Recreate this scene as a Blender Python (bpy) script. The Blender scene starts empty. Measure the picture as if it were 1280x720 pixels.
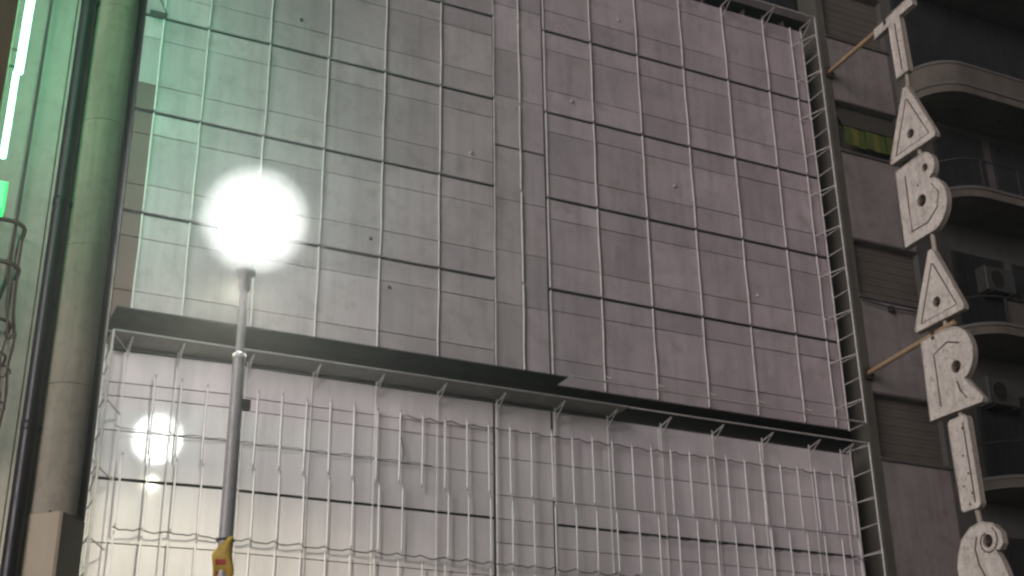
import bpy, math, random
from mathutils import Matrix, Vector
from mathutils.geometry import tessellate_polygon

random.seed(7)
S = bpy.context.scene
COL = S.collection
R = math.radians

# ------------------------------------------------------------------ camera, sky, sun, exposure
CH = 1.6                                   # eye height of the photographer
cam = bpy.data.cameras.new('camera')
cam.sensor_width = 36.0
cam.lens = 1673.09 * 36.0 / 1280.0
cam.clip_start, cam.clip_end = 0.05, 2000
camo = bpy.data.objects.new('camera', cam)
COL.objects.link(camo)
RIGHT = Vector((0.901859, -0.431823, -0.013343))
DOWN = Vector((0.165825, 0.374511, -0.912274))
FWD = Vector((0.398938, 0.820530, 0.409363))
m3 = Matrix((RIGHT, -DOWN, -FWD)).transposed()
camo.matrix_world = Matrix.Translation((0, 0, CH)) @ m3.to_4x4()
S.camera = camo

SUN_DIR = Vector((-0.78, -0.55, 0.20)).normalized()    # towards the light
world = bpy.data.worlds.new('World')
S.world = world
world.use_nodes = True
wn = world.node_tree
bg = wn.nodes['Background']
sky = wn.nodes.new('ShaderNodeTexSky')
sky.sky_type = 'NISHITA'
sky.sun_disc = False
sky.sun_elevation = math.asin(SUN_DIR.z)
sky.sun_rotation = math.atan2(SUN_DIR.x, SUN_DIR.y)
wn.links.new(sky.outputs[0], bg.inputs[0])
bg.inputs[1].default_value = 0.006

sl = bpy.data.lights.new('sun', 'SUN')
sl.energy = 0.92
sl.angle = R(30)
sl.color = (1.0, 0.885, 0.925)
so = bpy.data.objects.new('sun', sl)
COL.objects.link(so)
so.rotation_euler = (-SUN_DIR).to_track_quat('-Z', 'Y').to_euler()
so.location = (-10, -10, 20)

S.view_settings.view_transform = 'Standard'
S.view_settings.look = 'None'
S.view_settings.exposure = 1.0
S.view_settings.gamma = 1.0
S.render.engine = 'CYCLES'
S.cycles.use_denoising = True
S.cycles.max_bounces = 6
S.cycles.filter_width = 2.4
S.cycles.sample_clamp_indirect = 4.0

# ------------------------------------------------------------------ helpers
def tag(o, label=None, cat=None, group=None, kind=None):
    if label: o['label'] = label
    if cat: o['category'] = cat
    if group: o['group'] = group
    if kind: o['kind'] = kind
    return o

def thing(name, label, cat, loc=(0, 0, 0), group=None):
    o = bpy.data.objects.new(name, None)
    o.empty_display_size = 0.2
    COL.objects.link(o)
    o.location = loc
    return tag(o, label, cat, group)

class MB:
    """collects shapes, then links them as one mesh object (world coordinates)"""
    def __init__(s):
        s.v, s.f, s.mi, s.sm = [], [], [], []
    def add(s, vs, fs, mi=0, sm=False):
        n = len(s.v)
        s.v += [tuple(v) for v in vs]
        for f in fs:
            s.f.append(tuple(n + i for i in f)); s.mi.append(mi); s.sm.append(sm)
        return s
    def box(s, a, b, mi=0):
        x0, y0, z0 = a; x1, y1, z1 = b
        vs = [(x0,y0,z0),(x1,y0,z0),(x1,y1,z0),(x0,y1,z0),(x0,y0,z1),(x1,y0,z1),(x1,y1,z1),(x0,y1,z1)]
        return s.add(vs, [(0,3,2,1),(4,5,6,7),(0,1,5,4),(1,2,6,5),(2,3,7,6),(3,0,4,7)], mi)
    def bevbox(s, a, b, c, mi=0):
        """box with chamfered edges on the face looking at the street (-Y)"""
        x0, y0, z0 = a; x1, y1, z1 = b
        vs = [(x0,y1,z0),(x1,y1,z0),(x1,y1,z1),(x0,y1,z1),
              (x0,y0+c,z0),(x1,y0+c,z0),(x1,y0+c,z1),(x0,y0+c,z1),
              (x0+c,y0,z0+c),(x1-c,y0,z0+c),(x1-c,y0,z1-c),(x0+c,y0,z1-c)]
        fs = [(3,2,1,0),(0,1,5,4),(1,2,6,5),(2,3,7,6),(3,0,4,7),
              (4,5,9,8),(5,6,10,9),(6,7,11,10),(7,4,8,11),(8,9,10,11)]
        return s.add(vs, fs, mi)
    def tube(s, pts, r, n=8, mi=0, caps=True, closed=False):
        pts = [Vector(p) for p in pts]
        rs = r if isinstance(r, (list, tuple)) else [r] * len(pts)
        rings = []
        for i, p in enumerate(pts):
            if closed: d = pts[(i+1) % len(pts)] - pts[i-1]
            elif i == 0: d = pts[1] - p
            elif i == len(pts)-1: d = p - pts[-2]
            else: d = pts[i+1] - pts[i-1]
            d.normalize()
            ref = Vector((0,0,1)) if abs(d.z) < 0.9 else Vector((0,1,0))
            a = d.cross(ref).normalized(); b = d.cross(a).normalized()
            rings.append([p + rs[i]*(a*math.cos(t)+b*math.sin(t)) for t in [2*math.pi*k/n for k in range(n)]])
        vs = [v for ring in rings for v in ring]
        fs = []
        m = len(rings)
        for i in range(m if closed else m-1):
            j = (i+1) % m
            for k in range(n):
                k2 = (k+1) % n
                fs.append((i*n+k, i*n+k2, j*n+k2, j*n+k))
        s.add(vs, fs, mi, True)
        if caps and not closed:
            s.add(rings[0], [tuple(range(n-1, -1, -1))], mi)
            s.add(rings[-1], [tuple(range(n))], mi)
        return s
    def lathe(s, c, prof, n=32, mi=0, smooth=True):
        cx, cy = c
        vs = []
        for (r, z) in prof:
            for k in range(n):
                t = 2*math.pi*k/n
                vs.append((cx+r*math.cos(t), cy+r*math.sin(t), z))
        fs = []
        for i in range(len(prof)-1):
            for k in range(n):
                k2 = (k+1) % n
                fs.append((i*n+k, i*n+k2, (i+1)*n+k2, (i+1)*n+k))
        s.add(vs, fs, mi, smooth)
        s.add(vs[:n], [tuple(range(n-1, -1, -1))], mi, False)
        return s.add(vs[-n:], [tuple(range(n))], mi, False)
    def prismX(s, outer, holes, x0, x1, mi=0):
        """polygon in (y, z) with holes, extruded along x"""
        loops = [[Vector((p[0], p[1], 0)) for p in l] for l in [outer] + holes]
        tris = tessellate_polygon(loops)
        flat = [p for l in [outer] + holes for p in l]
        n = len(flat)
        vs = [(x0, p[0], p[1]) for p in flat] + [(x1, p[0], p[1]) for p in flat]
        fs = [tuple(t) for t in tris] + [tuple(n+i for i in reversed(t)) for t in tris]
        o = 0
        for l in [outer] + holes:
            k = len(l)
            for i in range(k):
                j = (i+1) % k
                fs.append((o+i, o+j, n+o+j, n+o+i))
            o += k
        return s.add(vs, fs, mi)
    def prismZ(s, poly, z0, z1, mi=0):
        n = len(poly)
        tris = tessellate_polygon([[Vector((p[0], p[1], 0)) for p in poly]])
        vs = [(p[0], p[1], z0) for p in poly] + [(p[0], p[1], z1) for p in poly]
        fs = [tuple(t) for t in tris] + [tuple(n+i for i in reversed(t)) for t in tris]
        for i in range(n):
            j = (i+1) % n
            fs.append((i, j, n+j, n+i))
        return s.add(vs, fs, mi)
    def build(s, name, mats, parent=None, origin=None):
        me = bpy.data.meshes.new(name)
        if origin is not None:
            o0 = Vector(origin)
            vs = [tuple(Vector(v)-o0) for v in s.v]
        else:
            vs = s.v
        me.from_pydata(vs, [], s.f)
        if not isinstance(mats, (list, tuple)): mats = [mats]
        for m in mats: me.materials.append(m)
        for p, i, sm in zip(me.polygons, s.mi, s.sm):
            p.material_index = i; p.use_smooth = sm
        import bmesh
        bm = bmesh.new(); bm.from_mesh(me)
        bmesh.ops.recalc_face_normals(bm, faces=bm.faces)
        bm.to_mesh(me); bm.free()
        o = bpy.data.objects.new(name, me)
        COL.objects.link(o)
        w = Vector(origin) if origin is not None else Vector((0, 0, 0))
        if parent is not None:
            o.parent = parent
            w = w - world_loc(parent)
        o.location = w
        return o

def world_loc(o):
    w = Vector((0, 0, 0))
    while o is not None:
        w += o.location; o = o.parent
    return w

def put(mesh_obj, name, loc, parent, rot=(0, 0, 0), scale=None):
    """another piece sharing mesh data"""
    o = bpy.data.objects.new(name, mesh_obj.data)
    COL.objects.link(o)
    o.parent = parent
    o.location = Vector(loc) - world_loc(parent)
    o.rotation_euler = rot
    if scale: o.scale = scale
    return o

def mat(name, col, rough=0.7, metal=0.0, var=0.15, scale=1.5, bump=0.0, bscale=20.0, coat=0.0,
        coat_rough=0.1, dirt=None, dirt_amt=0.0, rand=0.0, streak=0.0, spec=0.5, wave=0.0):
    m = bpy.data.materials.new(name)
    m.use_nodes = True
    nt = m.node_tree; N = nt.nodes; Lk = nt.links
    b = N['Principled BSDF']
    geo = N.new('ShaderNodeNewGeometry')
    def noise(sc, det, src=None, rough=0.55):
        n = N.new('ShaderNodeTexNoise'); n.inputs['Scale'].default_value = sc
        n.inputs['Detail'].default_value = det; n.inputs['Roughness'].default_value = rough
        Lk.new(src or geo.outputs['Position'], n.inputs['Vector'])
        return n
    def rng(src, a, bb, c, d):
        r = N.new('ShaderNodeMapRange'); r.inputs[1].default_value = a; r.inputs[2].default_value = bb
        r.inputs[3].default_value = c; r.inputs[4].default_value = d
        Lk.new(src, r.inputs[0]); return r.outputs[0]
    n1 = noise(scale, 6)
    f = rng(n1.outputs[0], 0.25, 0.75, 1-var, 1+var)
    if rand:
        oi = N.new('ShaderNodeObjectInfo')
        g = rng(oi.outputs['Random'], 0, 1, 1-rand, 1+rand)
        mm = N.new('ShaderNodeMath'); mm.operation = 'MULTIPLY'; Lk.new(f, mm.inputs[0]); Lk.new(g, mm.inputs[1]); f = mm.outputs[0]
    if streak:
        mp = N.new('ShaderNodeMapping'); mp.inputs['Scale'].default_value = (5.0, 5.0, 0.35)
        Lk.new(geo.outputs['Position'], mp.inputs['Vector'])
        n3 = noise(1.0, 5, mp.outputs[0], 0.65)
        g = rng(n3.outputs[0], 0.45, 0.8, 1.0, 1-streak)
        mm = N.new('ShaderNodeMath'); mm.operation = 'MULTIPLY'; Lk.new(f, mm.inputs[0]); Lk.new(g, mm.inputs[1]); f = mm.outputs[0]
    vm = N.new('ShaderNodeVectorMath'); vm.operation = 'SCALE'
    vm.inputs[0].default_value = col
    Lk.new(f, vm.inputs['Scale'])
    out = vm.outputs[0]
    if dirt:
        n2 = noise(scale*3.1, 8, rough=0.7)
        g = rng(n2.outputs[0], 0.5, 0.68, 0, dirt_amt)
        mx = N.new('ShaderNodeMix'); mx.data_type = 'RGBA'
        Lk.new(g, mx.inputs[0]); Lk.new(out, mx.inputs[6]); mx.inputs[7].default_value = (*dirt, 1)
        out = mx.outputs[2]
    Lk.new(out, b.inputs['Base Color'])
    n4 = noise(scale*2.3, 4)
    Lk.new(rng(n4.outputs[0], 0.3, 0.7, max(0.02, rough-0.08), min(1, rough+0.08)), b.inputs['Roughness'])
    b.inputs['Metallic'].default_value = metal
    b.inputs['Specular IOR Level'].default_value = spec
    if coat:
        b.inputs['Coat Weight'].default_value = coat
        b.inputs['Coat Roughness'].default_value = coat_rough
    h = None
    if bump:
        nb = noise(bscale, 5)
        bp = N.new('ShaderNodeBump'); bp.inputs['Strength'].default_value = bump; bp.inputs['Distance'].default_value = 0.01
        Lk.new(nb.outputs[0], bp.inputs['Height']); h = bp
    if wave:
        nb = noise(1.6, 2)
        bp = N.new('ShaderNodeBump'); bp.inputs['Strength'].default_value = wave; bp.inputs['Distance'].default_value = 0.06
        Lk.new(nb.outputs[0], bp.inputs['Height'])
        if h: Lk.new(h.outputs[0], bp.inputs['Normal'])
        h = bp
    if h: Lk.new(h.outputs[0], b.inputs['Normal'])
    return m

def emit(name, col, strength):
    m = bpy.data.materials.new(name); m.use_nodes = True
    nt = m.node_tree
    b = nt.nodes['Principled BSDF']
    b.inputs['Base Color'].default_value = (0.8, 0.8, 0.8, 1)
    b.inputs['Emission Color'].default_value = (*col, 1)
    b.inputs['Emission Strength'].default_value = strength
    return m

M = dict(
    sheet=mat('weathered_grey_sheet', (0.475, 0.405, 0.42), 0.62, var=0.13, scale=0.9, bump=0.2, bscale=9, rand=0.13, streak=0.28, wave=0.5, dirt=(0.25, 0.22, 0.21), dirt_amt=0.5),
    sheet_low=mat('white_coated_sheet', (0.73, 0.665, 0.672), 0.45, var=0.10, scale=0.8, bump=0.08, bscale=7, rand=0.05, streak=0.22, coat=1.0, coat_rough=0.07, dirt=(0.60, 0.55, 0.54), dirt_amt=0.3),
    rod=mat('white_painted_steel', (0.74, 0.70, 0.68), 0.45, var=0.12, scale=4, dirt=(0.30, 0.2, 0.13), dirt_amt=0.25),
    tubeglass=mat('fluorescent_tube_glass', (0.72, 0.69, 0.67), 0.22, var=0.05, scale=3, rand=0.08, coat=0.4),
    cap=mat('tube_socket', (0.40, 0.38, 0.37), 0.5, var=0.2, scale=9),
    steel=mat('grey_galvanised_frame', (0.56, 0.54, 0.52), 0.42, metal=0.2, var=0.2, scale=5, dirt=(0.22, 0.13, 0.08), dirt_amt=0.5),
    dark=mat('dark_void_boarding', (0.018, 0.018, 0.020), 0.9, var=0.3, scale=2),
    darkplate=mat('dark_blue_grey_plate', (0.020, 0.024, 0.028), 0.85, var=0.3, scale=1.2, dirt=(0.10, 0.10, 0.10), dirt_amt=0.3),
    cable=mat('black_cable', (0.045, 0.042, 0.042), 0.6, var=0.3, scale=6),
    ledge=mat('dusty_steel_plate', (0.24, 0.225, 0.215), 0.7, var=0.15, scale=2.2, streak=0.2, dirt=(0.12, 0.105, 0.09), dirt_amt=0.4),
    wall_left=mat('pale_beige_render', (0.36, 0.32, 0.28), 0.85, var=0.14, scale=1.1, bump=0.4, bscale=30, streak=0.25, dirt=(0.22, 0.17, 0.13), dirt_amt=0.4),
    column=mat('pale_grey_column_paint', (0.48, 0.44, 0.35), 0.8, var=0.14, scale=2.4, bump=0.2, bscale=16, streak=0.5, spec=0.15, dirt=(0.26, 0.235, 0.18), dirt_amt=0.5),
    base=mat('beige_base_cladding', (0.62, 0.54, 0.39), 0.6, var=0.07, scale=2, bump=0.1, bscale=25, streak=0.1),
    darkband=mat('dark_grey_band', (0.05, 0.055, 0.052), 0.8, var=0.25, scale=3, streak=0.3, spec=0.2),
    black=mat('black_drain_pipe', (0.022, 0.023, 0.027), 0.35, var=0.3, scale=4),
    iron=mat('rusty_dark_iron', (0.060, 0.040, 0.032), 0.7, var=0.4, scale=8, dirt=(0.11, 0.05, 0.03), dirt_amt=0.5),
    housing=mat('red_brown_sign_case', (0.16, 0.07, 0.045), 0.6, var=0.2, scale=3),
    pole=mat('grey_pole_paint', (0.58, 0.59, 0.59), 0.42, metal=0.1, var=0.12, scale=5, dirt=(0.12, 0.10, 0.09), dirt_amt=0.3),
    whitepole=mat('pale_pole_paint', (0.50, 0.50, 0.49), 0.42, metal=0.1, var=0.10, scale=5, dirt=(0.2, 0.18, 0.16), dirt_amt=0.3),
    yellow=mat('yellow_plastic', (0.72, 0.50, 0.06), 0.5, var=0.12, scale=12),
    red=mat('red_print', (0.62, 0.06, 0.04), 0.5, var=0.12, scale=12),
    cream=mat('cream_enamel', (0.78, 0.73, 0.65), 0.5, var=0.16, scale=4, bump=0.2, bscale=22, streak=0.28, dirt=(0.28, 0.20, 0.13), dirt_amt=0.65),
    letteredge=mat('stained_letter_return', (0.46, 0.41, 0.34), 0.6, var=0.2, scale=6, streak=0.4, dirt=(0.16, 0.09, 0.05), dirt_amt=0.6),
    groove=mat('rusty_groove', (0.11, 0.075, 0.06), 0.7, var=0.3, scale=8),
    socket=mat('dark_socket', (0.035, 0.025, 0.02), 0.7, var=0.4, scale=14),
    tan=mat('tan_painted_pipe', (0.46, 0.33, 0.19), 0.5, var=0.15, scale=6, dirt=(0.2, 0.11, 0.06), dirt_amt=0.5),
    stucco=mat('dirty_mauve_stucco', (0.29, 0.258, 0.243), 0.9, var=0.16, scale=0.9, bump=0.5, bscale=35, streak=0.35, dirt=(0.11, 0.098, 0.09), dirt_amt=0.5),
    pilaster=mat('olive_pilaster', (0.125, 0.117, 0.095), 0.85, var=0.18, scale=1.4, bump=0.4, bscale=30, streak=0.3),
    ledgewall=mat('sooty_ledge', (0.12, 0.105, 0.10), 0.9, var=0.2, scale=2, streak=0.3),
    shutter=mat('brown_shutter_slat', (0.13, 0.112, 0.092), 0.7, var=0.2, scale=2, rand=0.06),
    balcony=mat('sooty_balcony_concrete', (0.155, 0.136, 0.112), 0.9, var=0.25, scale=1.2, bump=0.5, bscale=22, streak=0.4, dirt=(0.09, 0.075, 0.055), dirt_amt=0.6),
    rim=mat('pale_balcony_rim', (0.14, 0.132, 0.12), 0.7, var=0.15, scale=3),
    backwall=mat('dark_grey_back_wall', (0.12, 0.115, 0.104), 0.9, var=0.2, scale=0.8, bump=0.4, bscale=30, streak=0.3),
    doordark=mat('black_door_shutter', (0.032, 0.032, 0.031), 0.6, var=0.3, scale=3),
    ac=mat('grey_air_conditioner', (0.085, 0.085, 0.08), 0.55, var=0.15, scale=5, dirt=(0.06, 0.05, 0.04), dirt_amt=0.5),
    lowsteel=mat('grey_frame_steel', (0.40, 0.385, 0.37), 0.5, var=0.2, scale=5, dirt=(0.2, 0.13, 0.09), dirt_amt=0.4),
    wire=mat('grey_wiring', (0.13, 0.12, 0.115), 0.7, var=0.3, scale=6),
    sheet_shadow=mat('shadow_brown_sheet', (0.17, 0.10, 0.095), 0.65, var=0.14, scale=1.4, bump=0.15, bscale=9, rand=0.05, streak=0.2),
    green1=mat('green_awning_cloth', (0.075, 0.11, 0.022), 0.8, var=0.2, scale=6),
    green2=mat('yellow_awning_cloth', (0.15, 0.15, 0.03), 0.8, var=0.2, scale=6),
    awning=mat('olive_awning_cloth', (0.062, 0.056, 0.042), 0.85, var=0.2, scale=4),
    asphalt=mat('asphalt', (0.05, 0.05, 0.05), 0.9, var=0.25, scale=3, bump=0.5, bscale=60),
    paving=mat('pavement_slab', (0.22, 0.21, 0.20), 0.85, var=0.15, scale=2, bump=0.3, bscale=40, rand=0.08),
    bloom_ball=emit('lit_bloom_core', (0.98, 1.0, 0.97), 24.0),
    neon=emit('lit_neon_tube', (0.24, 1.0, 0.50), 10.0),
    cross=emit('added_green_glow', (0.20, 1.0, 0.56), 25.0),
    greenlight=emit('lit_green_panel', (0.02, 0.7, 0.16), 0.9),
)

mk = bpy.data.materials.new('bloom_globe'); mk.use_nodes = True
mk.node_tree.nodes.remove(mk.node_tree.nodes['Principled BSDF'])
vsc = mk.node_tree.nodes.new('ShaderNodeVolumeScatter')
vsc.inputs['Color'].default_value = (0.97, 1.0, 0.98, 1)
vsc.inputs['Density'].default_value = 0.11
vsc.inputs['Anisotropy'].default_value = 0.3
mk.node_tree.links.new(vsc.outputs[0], mk.node_tree.nodes['Material Output'].inputs['Volume'])
M['bloom_vol'] = mk

# ------------------------------------------------------------------ ground
def z(r): return r + CH                    # heights are measured from the eye level

g = MB().box((-150, -150, -0.3), (150, 12.0, 0.0)).build('road', M['asphalt'])
tag(g, 'dark asphalt road running past the buildings', 'road', kind='structure')
g = MB().box((-150, 12.0, -0.3), (150, 150, 0.13)).build('pavement', M['paving'])
tag(g, 'raised stone pavement in front of the buildings', 'pavement', kind='structure')

# ------------------------------------------------------------------ billboard building
XL, XR = 2.75, 17.10                       # left and right edges of both billboards
UB, UT = 8.20, 17.75                       # upper billboard, bottom and top
SO = 0.55                                  # how far the open frames stand off
b = thing('billboard_building', 'dark building wall hidden behind the two big grid billboards', 'building', (10, 20.9, 0.13))
MB().box((XL-0.05, 20.62, 0.13), (17.60, 30, z(21))).build('wall', M['dark'], b)
MB().box((XL, 20.0, 0.13), (XR, 20.60, z(1.6))).build('shopfront_wall', M['backwall'], b)
# a strip of parapet and glazing seen above the upper billboard
MB().box((XL, 20.30, z(18.3)), (17.55, 20.60, z(18.5))).build('roof_ledge', M['ledgewall'], b)
for i in range(9):
    x = 12.6 + i*0.55
    MB().box((x, 20.45, z(17.6)), (x+0.05, 20.58, z(18.28))).build('mullion', M['ledgewall'], b)

RODX = [3.06, 3.84, 4.95, 6.05, 7.15, 8.26, 9.37, 9.93, 10.50, 11.57, 12.69, 13.82, 14.94, 16.04, 16.80]
ROWZ = [UB, 10.10, 12.01, 13.92, 15.84, UT]

ub = thing('upper_billboard', 'upper billboard of grey sheet panels with thin white rods and open side frame', 'billboard', (10, 20.2, z(UB)))
MB().box((XL+0.02, 20.05, z(UB)+0.02), (XR-0.02, 20.58, z(UT)-0.02)).build('backing', M['dark'], ub)
def panel(x0, x1, z0, z1, gx, gz0, gz1, mt, parent, y=20.0, jit=1.0):
    cx, cz = (x0+x1)/2, (z0+z1)/2
    o = MB().bevbox((x0+gx, y, z(z0)+gz0), (x1-gx, y+0.035, z(z1)-gz1), 0.006).build('panel', mt, parent, (cx, y, z(cz)))
    o.rotation_euler = (random.uniform(-1, 1)*0.006*jit, 0, random.uniform(-1, 1)*0.008*jit)
    o.location.y += random.uniform(0, 0.006)*jit
    return o
colX = [XL] + [x for x in RODX] + [XR]
for ci in range(len(colX)-1):
    x0, x1 = colX[ci], colX[ci+1]
    strip = 9.36 < x0 < 10.4
    if strip:
        zs = [UB, 9.66, 10.72, 11.79, 12.93, 14.05, 15.13, 16.2, 17.2, UT]
        for i in range(len(zs)-1):
            d0 = 0.020 if abs(zs[i]-12.93) < .01 else 0.005
            d1 = 0.020 if abs(zs[i+1]-12.93) < .01 else 0.005
            left = abs(x0-9.37) < 0.01
            o = panel(x0+(0.03 if left else 0), x1-(0.0 if left else 0.03), zs[i], zs[i+1], 0.004, d0, d1, M['sheet'], ub, y=20.012)
    else:
        for ri in range(len(ROWZ)-1):
            z0, z1 = ROWZ[ri], ROWZ[ri+1]
            h = z1 - z0
            s1, s2 = z0+0.52+random.uniform(-.02, .02), z0+1.47+random.uniform(-.02, .02)
            br = M['sheet_shadow'] if x0 < 2.8 and z0 < 13.0 else M['sheet']  # column's shadow strip painted as brown sheets along the left edge
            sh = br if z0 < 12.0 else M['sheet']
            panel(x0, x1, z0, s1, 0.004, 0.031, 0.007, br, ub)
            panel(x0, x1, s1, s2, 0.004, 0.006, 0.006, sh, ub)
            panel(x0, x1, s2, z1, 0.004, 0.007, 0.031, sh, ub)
# thin white rods over the vertical seams, one length per row
rod0 = None
for x in RODX:
    for ri in range(len(ROWZ)-1):
        z0, z1 = ROWZ[ri], ROWZ[ri+1]
        L = z1-z0-0.07
        if rod0 is None:
            rod0 = MB().tube([(0, 0, -0.5), (0.006, -0.004, -0.17), (-0.005, 0.002, 0.17), (0, 0, 0.5)], 0.0165, 6).build('rod', M['rod'], ub, (0, 0, 0))
            first = True
        loc = (x+random.uniform(-.006, .006), 19.965, z((z0+z1)/2))
        rot = (0, random.uniform(-.004, .004), random.uniform(0, 6.28))
        if first:
            o = rod0; o.location = Vector(loc)-world_loc(ub); o.rotation_euler = rot; first = False
        else:
            o = put(rod0, 'rod', loc, ub, rot)
        thin = 0.55 if abs(x-9.37) < .02 or abs(x-10.5) < .02 else 1.0
        o.scale = (thin, thin, L)
# open frame: front rods, stiles, rungs and brackets
YF = 20-SO
def bar(name, a, b, r, parent, mt='steel', n=6):
    return MB().tube([a, b], r, n).build(name, M[mt], parent)
bar('frame_stile', (XR, YF, z(UB)), (XR, YF, z(UT)), 0.022, ub)
bar('frame_stile', (XR+0.002, 19.97, z(UB)), (XR+0.002, 19.97, z(UT)), 0.024, ub)
bar('frame_rail', (13.3, YF, z(UT)), (XR, YF, z(UT)), 0.020, ub)
bar('frame_rail', (10.6, YF, z(UB)+0.01), (XR, YF, z(UB)+0.01), 0.018, ub)
k = 0
zz = UB
while zz < UT+0.01:
    bar('rung', (XR, YF, z(zz)), (XR, 19.97, z(zz)), 0.014, ub)
    if k % 2 == 1:
        bar('brace', (XR, YF, z(zz+0.03)), (16.80, 19.95, z(zz-0.06)), 0.013, ub)
    zz += (UT-UB)/20; k += 1
for x in (13.82, 14.94, 16.04, XR-0.03):
    MB().tube([(x, YF, z(UT)), (x, 19.96, z(UT)-0.02)], 0.016, 6).tube([(x, YF+0.05, z(UT)-0.02), (x, 19.96, z(UT)-0.30)], 0.012, 6).build('bracket', M['steel'], ub)
for x in (11.57, 12.69, 13.82, 14.94, 16.04):
    MB().tube([(x, 19.90, z(UB)+0.30), (x, 19.72, z(UB)+0.19)], 0.014, 6).build('bracket', M['steel'], ub)
MB().box((XL, YF, z(UB)-0.03), (10.52, 20.0, z(UB)-0.006)).build('underside_plate', M['darkplate'], ub)['label'] = 'dark blue grey plate closing the underside'

MB().box((XL+0.05, 19.90, z(13.92)-0.05), (XL+0.34, 19.95, z(13.92)+0.05)).build('clamp', M['cable'], ub)
MB().tube([(2.8, 19.93, z(14.9)), (2.95, 19.93, z(14.25)), (3.1, 19.94, z(13.95))], 0.016, 6).build('stay_wire', M['cable'], ub)
for (x, zz) in ((6.98, 10.42), (7.35, 9.55), (4.6, 10.9), (12.3, 16.6), (8.9, 12.6), (13.4, 12.9), (5.5, 14.6), (15.2, 10.8), (11.1, 14.3)):
    MB().lathe((x, 19.985), [(0.028, z(zz)-0.02), (0.034, z(zz)), (0.02, z(zz)+0.03)], 8).build('bolt', M['cable' if x < 7.6 else 'steel'], ub)

# ------------------------------------------------------------------ lower billboard: an opened light box with bare tubes
LT, LB = 7.80, 1.70
lb = thing('lower_billboard', 'lower white light box with rows of bare vertical tubes and sagging cables', 'billboard', (10, 20.2, z(LB)))
YP = 20.05
MB().box((XL+0.02, YP+0.13, z(LB)), (XR-0.02, 20.58, z(LT)-0.10)).build('backing', M['dark'], lb)
YAW = -0.082
lowz = [LB, 3.3, 4.72, 5.69, 6.42, 7.05, LT-0.06]
lowx = [XL, 4.95, 7.15, 9.37, 10.50, 12.69, 14.94, XR]
for i in range(len(lowx)-1):
    lowz = [LB, 3.3, 4.72, 5.69, 6.45, 7.0, 7.22, LT-0.06] if i < 3 else [LB, 3.3, 4.3, 5.28, 5.69, 6.10, 6.76, LT-0.06]
    for j in range(len(lowz)-1):
        x0, x1 = lowx[i], lowx[i+1]
        gl = 0.022 if abs(x0-9.37) < .01 or abs(x0-10.5) < .01 else 0.003
        gr = 0.022 if abs(x1-9.37) < .01 or abs(x1-10.5) < .01 else 0.003
        strip = abs(x0-9.37) < .01
        d0 = 0.022 if abs(lowz[j]-5.69) < .01 and not strip else 0.006
        d1 = 0.022 if abs(lowz[j+1]-5.69) < .01 and not strip else 0.006
        o = panel(x0+gl, x1-gr, lowz[j], lowz[j+1], 0.0, d0, d1, M['sheet_low'], lb, y=YP, jit=0.35)
        if i == 0:
            o.rotation_euler = (-0.0056, 0, YAW)
            o.location.y += 0.03
# bare tubes in three tiers, sockets at both ends
tube0 = None
def tube_piece(x, zt, zb, tilt):
    global tube0
    L = zt-zb
    if tube0 is None:
        tb = MB()
        tb.tube([(0, 0, -0.5), (0, 0, 0.5)], 0.016, 7, 0)
        tb.tube([(0, 0, -0.5), (0, 0, -0.455)], 0.017, 7, 1).tube([(0, 0, 0.455), (0, 0, 0.5)], 0.017, 7, 1)
        tube0 = tb.build('tube', [M['tubeglass'], M['cap']], lb, (0, 0, 0))
        o = tube0; o.location = Vector((x, 19.90, z((zt+zb)/2)))-world_loc(lb)
    else:
        o = put(tube0, 'tube', (x, 19.90, z((zt+zb)/2)), lb)
    o.rotation_euler = (0, tilt, 0); o.scale = (1, 1, L)
x = 3.12
while x < 17.0:
    a = 7.32+random.uniform(-.03, .02)
    if x > 3.3:
        tube_piece(x, a, a-1.28, random.uniform(-.008, .008))
    x2 = x + (0.07 if 7.0 < x < 8.4 or x > 11.9 else 0.03)
    if not 7.7 < x < 8.0:
        a = 6.03+random.uniform(-.03, .02)
        tube_piece(x2, a, a-1.13, random.uniform(-.008, .008))
    a = 4.84+random.uniform(-.03, .02)
    tube_piece(x+0.02, a, a-1.2, random.uniform(-.012, .012))
    x += 0.405
# rods carrying the brackets
for x in RODX:
    if abs(x-9.93) < .01: continue
    o = put(rod0, 'rod', (x, 19.95, z((LT+LB)/2)), lb, (0, 0, 1.0)); o.scale = (0.62, 0.62, LT-LB-0.05)
for x in (9.37, 10.50):
    MB().box((x-0.02, 20.06, z(LB)), (x+0.02, 20.088, z(LT)-0.10)).build('joint', M['dark'], lb)
# sagging wiring between the tubes
def wiring(x0, x1, zr, sag, y=19.93, r=0.011, step=0.405):
    pts = []; xx = x0
    while xx < x1:
        for t in (0, .25, .5, .75):
            pts.append((xx+t*step, y+random.uniform(-.006, .006), z(zr)-sag*4*t*(1-t)*random.uniform(.6, 1.2)+random.uniform(-.008, .008)))
        xx += step
    MB().tube(pts, r, 5).build('wiring', M['wire'], lb)
wiring(3.12, 17.0, 4.92, 0.05, r=0.012)
wiring(3.0, 8.1, 6.45, 0.025, r=0.008)
wiring(7.7, 17.0, 7.24, 0.035, r=0.012)
wiring(11.6, 17.0, 5.66, 0.05, r=0.011)
MB().tube([(7.62, 19.93, z(7.24)), (7.60, 19.93, z(6.9)), (7.66, 19.93, z(6.6)), (7.64, 19.93, z(6.46))], 0.012, 5).build('wiring', M['wire'], lb)
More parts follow.
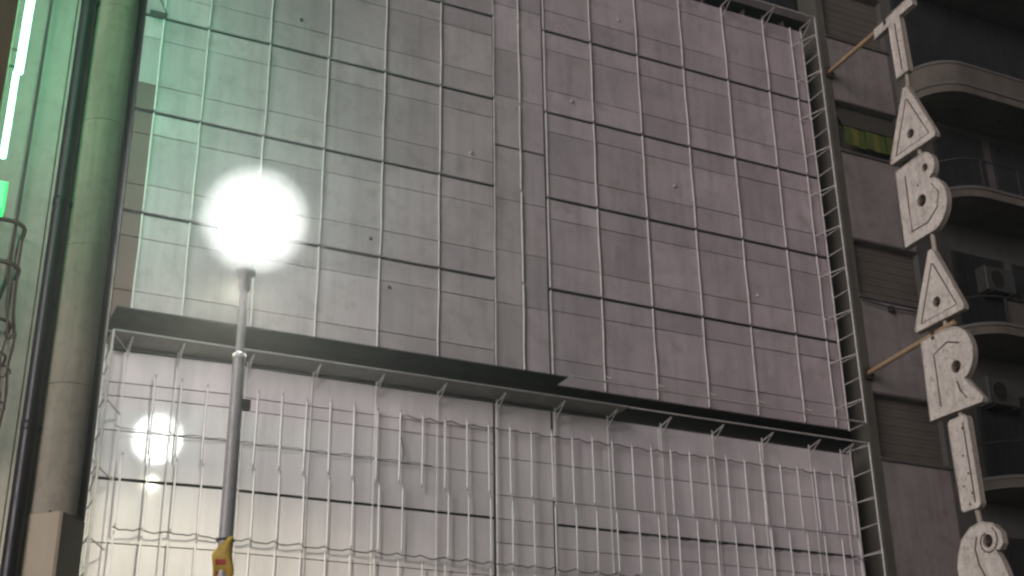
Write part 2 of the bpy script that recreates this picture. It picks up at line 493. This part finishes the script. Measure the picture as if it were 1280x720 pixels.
# frame
bar('frame_rail', (XL, YF, z(LT)-0.01), (11.75, YF, z(LT)-0.01), 0.012, lb, 'ledge')
bar('frame_rail', (11.76, YF, z(LT)-0.01), (XR, YF, z(LT)-0.01), 0.017, lb)
for xs in (XL, XR):
    bar('frame_stile', (xs, YF, z(LB)), (xs, YF, z(LT)), 0.022, lb, 'lowsteel' if xs < 10 else 'steel')
    bar('frame_stile', (xs, 20.02, z(LB)), (xs, 20.02, z(LT)-0.03), 0.024, lb)
    zz = LT; k = 0
    while zz > LB:
        bar('rung', (xs, YF, z(zz-0.02)), (xs, 20.02, z(zz-0.02)), 0.014, lb, 'lowsteel' if xs < 10 else 'steel')
        if k % 2 == 0:
            e = -0.30 if xs > 10 else 0.30
            bar('brace', (xs, YF, z(zz-0.06)), (xs+e, 19.98, z(zz-0.10)), 0.012, lb, 'lowsteel' if xs < 10 else 'steel')
            if xs < 10 and k % 4 == 0:
                bar('brace', (xs, 20.02, z(zz+0.2)), (xs, YF, z(zz-0.05)), 0.012, lb, 'lowsteel')
                bar('brace', (xs, 20.02, z(zz-0.30)), (xs, YF, z(zz-0.07)), 0.012, lb, 'lowsteel')
        zz -= 0.52; k += 1
for x in RODX:
    if abs(x-9.93) < .01: continue
    q = random.uniform(-.03, .03)
    MB().tube([(x, YF+0.10+q, z(LT)-0.03), (x, 19.97, z(LT)-0.10)], 0.014, 6).tube([(x, YF+0.12+q, z(LT)-0.04), (x+0.01, 19.975, z(LT)-0.27+q)], 0.012, 6).build('bracket', M['steel'], lb)
MB().box((XL, YF+0.005, z(LT)-0.004), (11.75, YP, z(LT)+0.02)).build('top_plate', M['ledge'], lb)
bar('seam_rail', (XL, 20.03, z(LT)-0.055), (XR, 20.03, z(LT)-0.055), 0.012, lb, 'cable')

# ------------------------------------------------------------------ left building, cage, air conditioner, cable
b = thing('beige_building', 'pale beige rendered wall beside the billboards, behind the round column', 'building', (-2, 20.6, 0.13))
for i, (x0, x1) in enumerate(((-9, -1.0), (-1.0, 0.55), (0.55, 1.62), (1.62, 2.66))):
    MB().bevbox((x0+0.008, 20.0, 0.13), (x1-0.008, 20.30, z(20)), 0.012).build('wall_panel', M['wall_left'], b)
MB().box((-9, 20.29, 0.13), (2.68, 30, z(20))).build('wall', M['wall_left'], b)
for zc in (3.1, 6.2, 9.55, 12.6, 15.6):
    MB().box((-9, 19.94, z(zc)), (0.9, 20.0, z(zc)+0.22)).build('string_course', M['wall_left'], b)
tag(MB().tube([(1.20, 19.94, z(15)), (1.195, 19.93, z(12)), (1.185, 19.94, z(9.6)), (1.17, 19.95, z(8.5)), (1.1, 19.96, z(8.2))], 0.022, 8).build('hanging_cable', M['cable']),
    'thin black cable hanging down the beige wall into the iron cage', 'cable')
def hoop(x0, x1, yb, yf, rc, n=6):
    pts = [(x0, yb), (x0, yf+rc)]
    for i in range(1, n): t = i/n*math.pi/2; pts.append((x0+rc*(1-math.cos(t)), yf+rc*(1-math.sin(t))))
    pts += [(x0+rc, yf), (x1-rc, yf)]
    for i in range(1, n): t = i/n*math.pi/2; pts.append((x1-rc*(1-math.sin(t)), yf+rc*(1-math.cos(t))))
    pts += [(x1, yf+rc), (x1, yb)]
    return pts
cg = thing('iron_cage', 'rusty dark iron cage with rounded hoops fixed to the beige wall', 'cage', (0.7, 20, z(6.0)))
hp = hoop(-0.1, 1.30, 20.0, 19.42, 0.28)
for zc, rr in ((9.28, 0.034), (8.60, 0.038), (7.70, 0.026), (7.20, 0.022), (6.62, 0.024), (6.1, 0.024)):
    MB().tube([(p[0], p[1], z(zc)) for p in hp], rr, 7).build('hoop', M['iron'], cg)
for px_, py_ in ((1.30, 19.9), (1.28, 19.58), (1.16, 19.46), (0.85, 19.42), (0.55, 19.42), (0.25, 19.42)):
    MB().tube([(px_, py_, z(9.28)), (px_, py_, z(8.6)), (px_+0.03, py_-0.01, z(7.9)), (px_+0.10, py_-0.02, z(7.5)), (px_+0.06, py_, z(7.1)), (px_+0.10, py_-0.01, z(6.6)), (px_+0.05, py_, z(5.9))],
              0.017, 6).build('bar', M['iron'], cg)
for i in range(3):
    zc = (7.55, 6.95, 6.4)[i]
    pts = [(1.30+0.10*math.cos(t)*(1-t/9), 19.66, z(zc)+0.14*math.sin(t)*(1-t/9)) for t in [j*0.5 for j in range(14)]]
    MB().tube(pts, 0.013, 5).build('scroll', M['iron'], cg)
def ac_unit(name, c, w, h, d, label, group, mt='ac', tone='socket'):
    cx, cy, cz = c
    a = thing(name, label, 'air conditioner', (cx, cy, cz-h/2), group)
    MB().bevbox((cx-w/2, cy-d/2, cz-h/2), (cx+w/2, cy+d/2, cz+h/2), 0.02).build('casing', M[mt], a)
    f = MB(); f.tube([(cx-w*0.12+h*0.36*math.cos(t), cy-d/2-0.012, cz+h*0.36*math.sin(t)) for t in [2*math.pi*i/20 for i in range(20)]], 0.014, 5, closed=True)
    fg = f.build('fan_ring', M[mt], a)
    disc = [(cx-w*0.12+h*0.34*math.cos(t), cz+h*0.34*math.sin(t)) for t in [2*math.pi*i/20 for i in range(20)]]
    MB().add([(p[0], cy-d/2-0.004, p[1]) for p in disc], [tuple(range(20))]).build('fan_opening', M[tone], a)
    for i in range(-3, 4):
        hw = math.sqrt(max(0.0, (h*0.34)**2-(i*h*0.1)**2))
        MB().box((cx-w*0.12-hw, cy-d/2-0.02, cz+i*h*0.1-0.005), (cx-w*0.12+hw, cy-d/2-0.012, cz+i*h*0.1+0.005)).build('grille_bar', M[mt], a)
    for s in (-1, 1):
        MB().box((cx+s*w*0.35-0.02, cy-d/2, cz-h/2-0.04), (cx+s*w*0.35+0.02, cy+d/2+0.15, cz-h/2-0.002)).build('bracket', M['iron'], a)
    return a
a = thing('louvred_unit', 'louvred metal unit inside the rusty iron cage', 'air conditioner', (0.55, 19.75, z(7.8)))
MB().box((0.0, 19.62, z(7.78)), (1.02, 19.98, z(8.60))).build('casing', M['iron'], a)
for i in range(10):
    zc = 7.82+i*0.078
    MB().add([(0.02, 19.60, z(zc)), (1.0, 19.60, z(zc)), (1.0, 19.56, z(zc)+0.045), (0.02, 19.56, z(zc)+0.045),
              (0.02, 19.612, z(zc)), (1.0, 19.612, z(zc)), (1.0, 19.572, z(zc)+0.045), (0.02, 19.572, z(zc)+0.045)],
             [(0,1,2,3),(7,6,5,4),(0,4,5,1),(1,5,6,2),(2,6,7,3),(3,7,4,0)]).build('louvre', M['ac'], a)

# ------------------------------------------------------------------ round column, drain pipe, neon sign
CX, CY = 1.50, 13.0
c = thing('round_column', 'tall round pale column on a beige angular base beside the billboards', 'column', (CX, CY, 0.13))
BT = 3.22
joints = [BT, 4.50, 5.99, 7.45, 8.9, 10.4, 12.0]
for k in range(len(joints)-1):
    rr = 0.265 + (0.002 if k % 2 else 0.0)
    MB().lathe((CX, CY), [(rr, z(joints[k])+0.003), (rr, z(joints[k+1])-0.003)], 48).build('shaft_segment', M['column'], c)
MB().lathe((CX, CY), [(0.243, z(BT)), (0.243, z(11.95))], 32).build('core', M['black'], c)
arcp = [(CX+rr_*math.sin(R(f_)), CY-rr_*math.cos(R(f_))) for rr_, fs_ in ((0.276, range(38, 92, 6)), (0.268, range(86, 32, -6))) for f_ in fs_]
MB().prismZ(arcp, z(BT)+0.01, z(11.9)).build('dark_band', M['darkband'], c)  # thin dark strip over the column's right side
def ring(poly, z0, z1, name, mt):
    return MB().prismZ(poly, z0, z1).build(name, M[mt], c)
sq = [(CX-0.335, CY-0.055), (CX+0.00, CY-0.345), (CX+0.03, CY-0.345), (CX+0.28, CY-0.02), (CX+0.04, CY+0.32), (CX-0.02, CY+0.32)]
ring(sq, 0.13, z(BT), 'base', 'base')
for (dx, dy) in ((-0.25, -0.06), (-0.08, -0.29)):
    MB().lathe((CX+dx, CY+dy), [(0.012, z(BT)), (0.012, z(BT)+0.012)], 8).build('bolt', M['cable'], c)
dp = thing('drain_pipe', 'black drain pipe running up the side of the round column', 'pipe', (1.156, 12.87, 0.13))
MB().tube([(1.156, 12.87, 0.13), (1.156, 12.87, z(13))], 0.082, 16).build('pipe', M['black'], dp)
for zc in (2.0, 4.0, 6.4, 8.9):
    MB().lathe((1.156, 12.87), [(0.080, z(zc)), (0.086, z(zc)+0.01), (0.086, z(zc)+0.09), (0.080, z(zc)+0.10)], 16).build('collar', M['black'], dp)
    MB().box((1.16, 12.87, z(zc)+0.02), (CX-0.18, 12.94, z(zc)+0.07)).build('clamp', M['black'], dp)

nx, ny = 0.485, 11.6
ns = thing('neon_sign', 'narrow red brown sign case edged by a bright green white neon tube', 'sign', (0.2, ny, z(5.757)))
MB().bevbox((0.0, ny-0.07, z(5.896)), (0.41, ny+0.07, z(10.214)), 0.015).build('case', M['housing'], ns)
MB().bevbox((0.10, ny-0.10, z(5.590)), (0.565, ny+0.06, z(5.878)), 0.02).build('green_panel', M['greenlight'], ns)
pts = [(nx+random.uniform(-.004, .004), ny-0.02, z(6.15+i*0.306)) for i in range(14)]
MB().tube([p for p in pts if p[2] < z(7.187)], 0.026, 8).build('tube', M['neon'], ns)
MB().tube([(p[0]+0.02, p[1], p[2]) for p in pts if p[2] > z(7.011)], 0.036, 8).build('tube', M['neon'], ns)
for zc in (6.17, 7.1, 8.5, 10.0):
    MB().box((0.408, ny-0.03, z(zc)), (nx-0.02, ny-0.01, z(zc)+0.03)).build('clip', M['ac'], ns)
for zc in (9.2, 9.95):
    MB().box((0.37, ny-0.02, z(zc)), (0.41, ny+0.02, z(zc)+0.04)).tube([(0.39, ny, z(zc)), (CX, CY-0.25, z(zc))], 0.025, 8).build('bracket', M['iron'], ns)


pc = thing('added_green_cross', 'added unseen green lit cross throwing green light on the billboard and beige wall', 'sign', (1.9, 16.2, z(11.7)))  # cross added above the view to cast the green spill
cy_, cz_, a_, b_ = 16.2, z(12.4), 0.22, 0.68
cr = [(-a_, -b_), (a_, -b_), (a_, -a_), (b_, -a_), (b_, a_), (a_, a_), (a_, b_), (-a_, b_), (-a_, a_), (-b_, a_), (-b_, -a_), (-a_, -a_)]
def added_cross_plate(k1, y0, y1, name, mt):
    n = len(cr)
    mb = MB()
    mb.prismX([(1.9+p[0]*k1, cz_+p[1]*k1) for p in cr], [], y0, y1)
    mb.v = [(v[1], v[0], v[2]) for v in mb.v]
    return mb.build(name, M[mt], pc)
added_cross_plate(1.0, cy_-0.06, cy_+0.06, 'case', 'housing')
added_cross_plate(0.94, cy_-0.075, cy_-0.062, 'added_lit_face', 'cross')
added_cross_plate(0.94, cy_+0.062, cy_+0.075, 'added_lit_face', 'cross')
for dz in (-0.1, 0.1):
    MB().tube([(1.9, cy_+0.06, cz_+dz), (1.9, 20.0, cz_+dz)], 0.02, 8).build('bracket', M['iron'], pc)

# ------------------------------------------------------------------ street lamp
LX, LY, LZ = 3.76, 15.3, 7.93
st = thing('street_lamp', 'tall street lamp with its white bloom built as a ball on a slim grey pole', 'street lamp', (LX-0.07, LY, 0.13))
px_ = LX-0.07
MB().tube([(px_, LY, 0.13), (px_, LY, z(1.877)), (px_, LY, z(6.026))], [0.11, 0.092, 0.078], 16).build('pole', M['pole'], st)
MB().tube([(px_, LY, z(6.026)), (px_, LY, z(7.190))], [0.056, 0.050], 14).build('upper_pole', M['whitepole'], st)
MB().lathe((px_, LY), [(0.085, z(5.989)), (0.085, z(6.045)), (0.06, z(6.073))], 16).build('collar', M['pole'], st)
MB().lathe((px_, LY), [(0.052, z(6.90)), (0.075, z(6.94)), (0.075, z(7.10)), (0.125, z(7.14)), (0.125, z(7.20))], 18).build('fitter', M['pole'], st)
MB().box((px_+0.07, LY-0.05, z(5.350)), (px_+0.17, LY+0.05, z(5.472))).build('junction_box', M['cable'], st)
MB().lathe((px_, LY), [(0.2, 0.13), (0.2, 0.18), (0.12, 0.30), (0.11, 0.9)], 18).build('foot', M['pole'], st)
def ball(r, n=20):
    return [(max(0.012, r*math.sin(t)), z(LZ)-r*math.cos(t)) for t in [math.pi*i/n for i in range(n+1)]]
gl = MB().lathe((LX, LY), ball(0.72, 28), 40).build('bloom_ball', M['bloom_vol'], st)  # scattering ball gives shape to the bloom round the lamp head
MB().lathe((LX, LY), ball(0.46), 32).build('bloom_core', M['bloom_ball'], gl)  # core sized to the bloom, wider than the lamp head
sp = bpy.data.lights.new('lamp_light', 'SPOT')
sp.energy = 400
sp.spot_size = R(158)
sp.spot_blend = 0.40
sp.shadow_soft_size = 0.09
sp.color = (1.0, 0.99, 0.74)
spo = bpy.data.objects.new('lamp_light', sp)
COL.objects.link(spo)
spo.parent = st
spo.location = Vector((px_+0.02, LY+0.15, z(7.03)))-world_loc(st)

fl = thing('yellow_banner', 'crumpled yellow plastic banner with red print tied to the lamp pole', 'banner', (px_-0.1, LY-0.1, z(2.816)))
vs, fs = [], []
nu, nv = 7, 14
for j in range(nv):
    for i in range(nu):
        u, v = i/(nu-1), j/(nv-1)
        wdt = 0.13*min(1, v*3+0.25)
        xx = px_+0.07-u*wdt*1.7-0.02*math.sin(v*9)
        vs.append((xx, LY-0.095-0.05*math.sin(u*3.1+v*5)-0.02*math.sin(v*17+u*2), z(3.755)-v*0.85))
for j in range(nv-1):
    for i in range(nu-1):
        a = j*nu+i
        fs.append((a, a+1, a+nu+1, a+nu))
mb = MB(); mb.add(vs, fs, 0, True)
for k, f in enumerate(fs):
    j, i = divmod(k, nu-1)
    mb.mi[k] = 1 if (j in (4, 6, 7, 10) and 2 <= i <= 4) else 0
o = mb.build('sheet', [M['yellow'], M['red']], fl)
o.modifiers.new('thickness', 'SOLIDIFY').thickness = 0.004
MB().tube([(px_+0.10*math.cos(t), LY+0.10*math.sin(t), z(3.736)) for t in [2*math.pi*i/16 for i in range(16)]], 0.012, 5, closed=True).build('tie', M['cable'], fl)

# ------------------------------------------------------------------ right building
RX = 17.66
rb = thing('balcony_building', 'sooty dark building with rounded balconies beside the billboards', 'building', (23, 24, 0.13))
wins = [(7.75, 9.10), (11.30, 12.60), (14.82, 16.08), (17.85, 19.3)]
wx0, wx1 = 17.86, 19.62
edges = [0.13-CH] + [e for w in wins for e in w] + [22]
for i in range(0, len(edges), 2):
    MB().box((wx0, 20.0, z(edges[i])), (wx1, 20.4, z(edges[i+1]))).build('wall', M['stucco'], rb)
MB().box((RX, 19.992, 0.13), (wx0, 20.6, z(22))).build('pilaster', M['pilaster'], rb)
MB().box((wx1, 19.99, 0.13), (30, 20.6, z(22))).build('wall', M['backwall'], rb)
MB().box((RX, 20.6, 0.13), (30, 32, z(22))).build('core', M['dark'], rb)
for wi, (z0, z1) in enumerate(wins):
    w = MB().box((wx0, 20.42, z(z0)), (wx1, 20.58, z(z1))).build('window', M['doordark'], rb)
    MB().box((wx0-0.04, 19.95, z(z0)-0.06), (wx1+0.04, 20.02, z(z0)-0.003)).build('sill', M['ledgewall'], w)
    MB().box((wx0-0.02, 19.97, z(z1)+0.003), (wx1+0.03, 20.02, z(z1)+0.05)).build('lintel', M['ledgewall'], w)
    n = int((z1-z0)/0.09)
    for k in range(n):
        zb = z0+k*(z1-z0)/n
        MB().box((wx0+0.01, 20.14+0.006*(k % 2), z(zb)+0.003), (wx1-0.01, 20.30, z(zb)+(z1-z0)/n-0.003)).build('slat', M['shutter'], w)
    if wi == 2:
        MB().add([(wx0, 20.14, z(z1)-0.01), (wx1, 20.14, z(z1)-0.01), (wx1, 19.80, z(z0)+0.52), (wx0, 19.80, z(z0)+0.52),
                  (wx0, 20.16, z(z1)-0.01), (wx1, 20.16, z(z1)-0.01), (wx1, 19.82, z(z0)+0.52), (wx0, 19.82, z(z0)+0.52)],
                 [(0,1,2,3),(7,6,5,4),(0,4,5,1),(1,5,6,2),(2,6,7,3),(3,7,4,0)]).build('awning', M['awning'], w)
        nS = 9
        for k in range(nS):
            xa = wx0+k*(wx1-wx0)/nS; xb = wx0+(k+1)*(wx1-wx0)/nS
            MB().box((xa+0.004, 19.80+0.015*(k % 3), z(z0)+0.04+0.02*(k % 2)), (xb-0.004, 19.815+0.015*(k % 3), z(z0)+0.50)).build('valance_strip', M['green2' if k % 3 == 1 else 'green1'], w)
# thin conduit on the wall
MB().tube([(RX+0.2, 19.93, z(11.16)), (18.6, 19.92, z(11.10)), (19.5, 19.93, z(11.14)), (20.3, 19.93, z(11.05))], 0.018, 6).build('conduit', M['cable'], rb)
MB().box((18.55, 19.90, z(11.02)), (18.67, 19.99, z(11.14))).build('conduit_box', M['cable'], rb)

def bal_outline(off, x0=19.72, yf=18.72, rc=0.95, x1=28.5, n=10):
    pts = [(x0+off, 20.0), (x0+off, yf+rc)]
    for i in range(1, n):
        t = i/n*math.pi/2
        pts.append((x0+rc-(rc-off)*math.cos(t), yf+rc-(rc-off)*math.sin(t)))
    pts += [(x0+rc, yf+off), (x1, yf+off)]
    return pts
def strip_wall(mb, a, c, z0, z1):
    n = len(a)
    vs = [(p[0], p[1], z0) for p in a]+[(p[0], p[1], z1) for p in a]+[(p[0], p[1], z0) for p in c]+[(p[0], p[1], z1) for p in c]
    fs = []
    for i in range(n-1):
        fs += [(i, i+1, n+i+1, n+i), (2*n+i, 3*n+i, 3*n+i+1, 2*n+i+1), (n+i, n+i+1, 3*n+i+1, 3*n+i), (i, 2*n+i, 2*n+i+1, i+1)]
    fs += [(0, n, 3*n, 2*n), (n-1, 3*n-1, 4*n-1, 2*n-1)]
    return mb.add(vs, fs, 0)
kinds = [(3.95, 'rail'), (7.12, 'rail'), (10.40, 'board'), (13.62, 'rail'), (16.30, 'parapet'), (19.8, 'parapet')]
for zs_, kind in kinds:
    ol = bal_outline(0.0)
    bal = MB().prismZ(ol+[(28.5, 20.0)], z(zs_)-0.02, z(zs_)+0.20).build('balcony', M['balcony'], rb)
    e1, e2 = bal_outline(-0.03), bal_outline(0.05)
    strip_wall(MB(), e1, e2, z(zs_)+0.16, z(zs_)+0.23).build('rim', M['rim'], bal)
    if kind == 'parapet':
        strip_wall(MB(), bal_outline(0.02), bal_outline(0.12), z(zs_)+0.24, z(zs_)+0.72).build('parapet', M['balcony'], bal)
        MB().tube([(p[0], p[1], z(zs_)+0.78) for p in bal_outline(0.05)], 0.05, 8).build('handrail', M['rim'], bal)
    else:
        top = 0.95 if kind == 'rail' else 0.85
        MB().tube([(p[0], p[1], z(zs_)+top) for p in bal_outline(0.06)], 0.022, 6).build('handrail', M['cable'], bal)
        ob = bal_outline(0.06)
        xs = [19.78+0.0] + [20.7+1.08*i for i in range(7)]
        for i, x in enumerate(xs):
            y = 18.78 if i else 19.7
            MB().box((x-0.02, y-0.02, z(zs_)+0.2), (x+0.02, y+0.02, z(zs_)+top)).build('post', M['cable'], bal)
        if kind == 'board' or zs_ < 8:
            x = 20.75
            while x < 26:
                MB().box((x, 18.81, z(zs_)+0.26), (x+0.26, 18.835, z(zs_)+top-0.05)).build('board', M['shutter'], bal)
                x += 0.28
    for dx in (20.9, 22.2):
        MB().lathe((dx, 19.35), [(0.06, z(zs_)-0.05), (0.07, z(zs_)-0.021)], 10).build('drain', M['cable'], bal)
blind = MB().box((19.95, 19.90, z(16.6)), (26, 19.975, z(19.7))).build('roller_blind', M['doordark'], rb)
for k in range(24):
    MB().box((19.97+k*0.25, 19.87, z(16.62)), (20.19+k*0.25, 19.897, z(19.68))).build('slat', M['doordark'], blind)
for zs_ in (4.15, 7.32, 10.60, 13.82):
    for x0 in (20.6, 22.4, 24.2):
        d = MB().box((x0, 19.93, z(zs_)+0.02), (x0+1.5, 19.975, z(zs_)+2.25)).build('door', M['doordark'], rb)
        for k in range(6):
            MB().box((x0+0.03+k*0.245, 19.90, z(zs_)+0.06), (x0+0.245+k*0.245, 19.928, z(zs_)+2.2)).build('slat', M['doordark'], d)
ac_unit('air_conditioner', (21.55, 19.72, z(12.15)), 0.85, 0.58, 0.30, 'boxy air conditioner on the sooty wall beside the second letter A', 'air conditioners on the sooty wall')
ac_unit('air_conditioner', (21.05, 19.72, z(9.45)), 0.85, 0.60, 0.30, 'boxy air conditioner on the sooty wall beside the letter R', 'air conditioners on the sooty wall')

# ------------------------------------------------------------------ vertical letter sign standing out from the wall
SX, ST = 17.75, 0.13
sg = thing('letter_sign', 'vertical column of weathered cream metal letters held off the sooty wall by tan poles', 'sign', (SX, 17.7, z(4.0)))
def arc(cy, cz, r, a0, a1, n=10, rz=None):
    rz = rz or r
    return [(cy-r*math.cos(R(a0+(a1-a0)*i/n)), cz+rz*math.sin(R(a0+(a1-a0)*i/n))) for i in range(n+1)]
def circ(cy, cz, r, n=16): return [(cy+r*math.cos(2*math.pi*i/n), cz+r*math.sin(2*math.pi*i/n)) for i in range(n)]
# outlines as (y, z above eye); y falls towards the street
def letter(outer, holes, grooves, dots=(), name='letter', label=None):
    ow = [(p[0], z(p[1])) for p in outer]
    hw = [[(q[0], z(q[1])) for q in circ(*h)] for h in holes]
    me = MB().prismX(ow, hw, SX-ST/2, SX+ST/2)
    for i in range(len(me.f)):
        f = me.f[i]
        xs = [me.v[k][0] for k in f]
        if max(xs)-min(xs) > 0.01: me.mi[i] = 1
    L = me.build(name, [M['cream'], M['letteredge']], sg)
    if label: L['label'] = label
    # raised lip round the face
    MB().tube([(SX-ST/2-0.004, p[0], p[1]) for p in ow], 0.016, 5, closed=True).build('lip', M['cream'], L)
    for gr in grooves:
        MB().tube([(SX-ST/2-0.002, p[0], z(p[1])) for p in gr], 0.016, 5).build('groove', M['groove'], L)
    for h in holes:
        hy, hz, hr = h
        dsc = circ(hy, z(hz), hr*0.99)
        MB().add([(SX, p[0], p[1]) for p in dsc], [tuple(range(len(dsc)))]).build('socket', M['socket'], L)
        MB().tube([(SX-ST/2-0.01, hy, z(hz)-hr*0.15), (SX+0.02, hy+hr*0.2, z(hz)+hr*0.1)], hr*0.22, 6).build('pin', M['groove'], L)
    for (dy, dz) in dots:
        MB().tube([(SX-ST/2-0.006, dy, z(dz)), (SX-ST/2+0.01, dy, z(dz))], 0.024, 7).build('rivet', M['socket'], L)
    return L
letter([(18.30, 16.62), (18.30, 16.86), (17.08, 16.94), (17.08, 16.72), (17.50, 16.70), (17.47, 15.33), (17.84, 15.33), (17.84, 16.64)],
       [], [[(17.66, 16.6), (17.655, 16.0), (17.65, 15.45)]], [(17.66, 16.2)], label='topmost letter, a T')
def letA(d, lab):
    o = [(17.70, 15.02+d), (17.60, 15.02+d), (17.04, 13.62+d), (17.06, 13.54+d), (18.36, 13.52+d), (18.38, 13.58+d)]
    g1 = [(17.65, 14.72+d), (17.20, 13.68+d), (18.18, 13.66+d), (17.68, 14.74+d)]
    letter(o, [(17.70, 13.93+d, 0.105)], [g1], label=lab)
letA(0.0, 'upper of the two letters A'); letA(-3.74, 'lower of the two letters A')
def letB():
    o = [(18.33, 11.60), (18.26, 13.32), (17.75, 13.34)]
    o += arc(17.50, 13.02, 0.30, 75, -40, 10, 0.32)
    o += arc(17.60, 12.20, 0.58, 65, -70, 14, 0.60)
    letter(o, [(17.68, 12.38, 0.13), (17.46, 13.02, 0.085)],
           [[(18.02, 13.1), (18.05, 12.4), (18.05, 11.86), (17.6, 11.86), (17.3, 12.05), (17.2, 12.35), (17.35, 12.6)]], [(17.72, 12.74)], label='letter B')
letB()
def letR():
    o = [(18.34, 7.96), (18.26, 9.56), (17.7, 9.58)]
    o += arc(17.56, 9.0, 0.56, 75, -52, 14, 0.57)
    o += [(17.30, 8.50), (16.94, 8.0), (16.97, 7.93)]
    letter(o, [(17.47, 8.78, 0.125)], [[(18.0, 8.15), (17.98, 9.2), (17.6, 9.32), (17.3, 9.2)], [(17.5, 8.5), (17.45, 8.3), (17.32, 8.12)]], label='letter R')
letR()
letter([(17.90, 6.14), (17.88, 7.76), (17.84, 7.82), (17.44, 7.82), (17.40, 7.76), (17.40, 6.16), (17.46, 6.10), (17.84, 6.10)],
       [], [[(17.52, 7.7), (17.52, 6.9), (17.52, 6.2)]], [(17.56, 7.6), (17.64, 7.1), (17.58, 6.75), (17.74, 6.55), (17.56, 6.38), (17.66, 6.2)], label='letter I')
def letS():
    o = [(18.12, 5.36), (17.98, 5.62), (17.74, 5.78), (17.46, 5.82), (17.20, 5.74), (17.05, 5.56), (17.04, 5.36), (17.13, 5.27), (17.24, 5.30),
         (17.12, 5.05), (17.04, 4.78), (17.06, 4.46), (17.22, 4.24), (17.52, 4.14), (17.88, 4.16), (18.14, 4.30), (18.28, 4.52), (18.24, 4.66), (18.08, 4.68), (18.16, 4.92), (18.18, 5.14)]
    sp_ = [(17.38+(0.30-0.012*k)*math.cos(k*0.5+2.2)*0.85, 5.47+(0.30-0.012*k)*math.sin(k*0.5+2.2)*0.85) for k in range(12)]
    gl = [(17.62, 5.60), (17.70, 5.40), (17.66, 5.1), (17.5, 4.75), (17.42, 4.4)]
    letter(o, [(17.38, 5.47, 0.12)], [sp_, gl], label='letter S with a scroll')
letS()
for (ya, za, yb, zb) in ((17.62, 15.33, 17.66, 14.98), (17.62, 13.52, 17.58, 13.30), (17.62, 11.62, 17.62, 11.26), (17.64, 9.80, 17.66, 9.54), (17.62, 7.96, 17.62, 7.80), (17.60, 6.14, 17.56, 5.80)):
    MB().tube([(SX+0.02, ya, z(za+0.03)), (SX+0.02, yb, z(zb-0.03))], 0.05, 8).build('connector', M['letteredge'], sg)
for (y0, z0, y1, z1) in ((19.97, 16.76, 17.10, 16.86), (19.97, 9.50, 17.40, 9.66)):
    MB().tube([(SX, y0, z(z0)), (SX, y1, z(z1))], 0.052, 10).build('pole', M['tan'], sg)
    MB().box((SX-0.10, 19.90, z(z0)-0.12), (SX+0.10, 19.945, z(z0)+0.12)).build('wall_plate', M['iron'], sg)
    MB().box((SX-0.07, 17.9, z(z0)+0.0), (SX+0.07, 17.98, z(z0)+0.16)).build('clamp', M['iron'], sg)

# ------------------------------------------------------------------ added scatter volume that spreads the lamp's glow
hz = MB().box((-160, -160, -1.3), (160, 160, 27)).build('haze', [])  # haze box added to spread the lamp glow
hm = bpy.data.materials.new('added_haze'); hm.use_nodes = True
hn = hm.node_tree
for n_ in list(hn.nodes):
    if n_.type != 'OUTPUT_MATERIAL': hn.nodes.remove(n_)
pv = hn.nodes.new('ShaderNodeVolumePrincipled')
pv.inputs['Color'].default_value = (0.95, 0.95, 0.95, 1)
pv.inputs['Density'].default_value = 0.0045
pv.inputs['Anisotropy'].default_value = 0.8
hn.links.new(pv.outputs[0], [n_ for n_ in hn.nodes if n_.type == 'OUTPUT_MATERIAL'][0].inputs['Volume'])
hz.data.materials.append(hm)
tag(hz, 'thin added haze filling the street to spread the lamp glow', 'haze', kind='stuff')
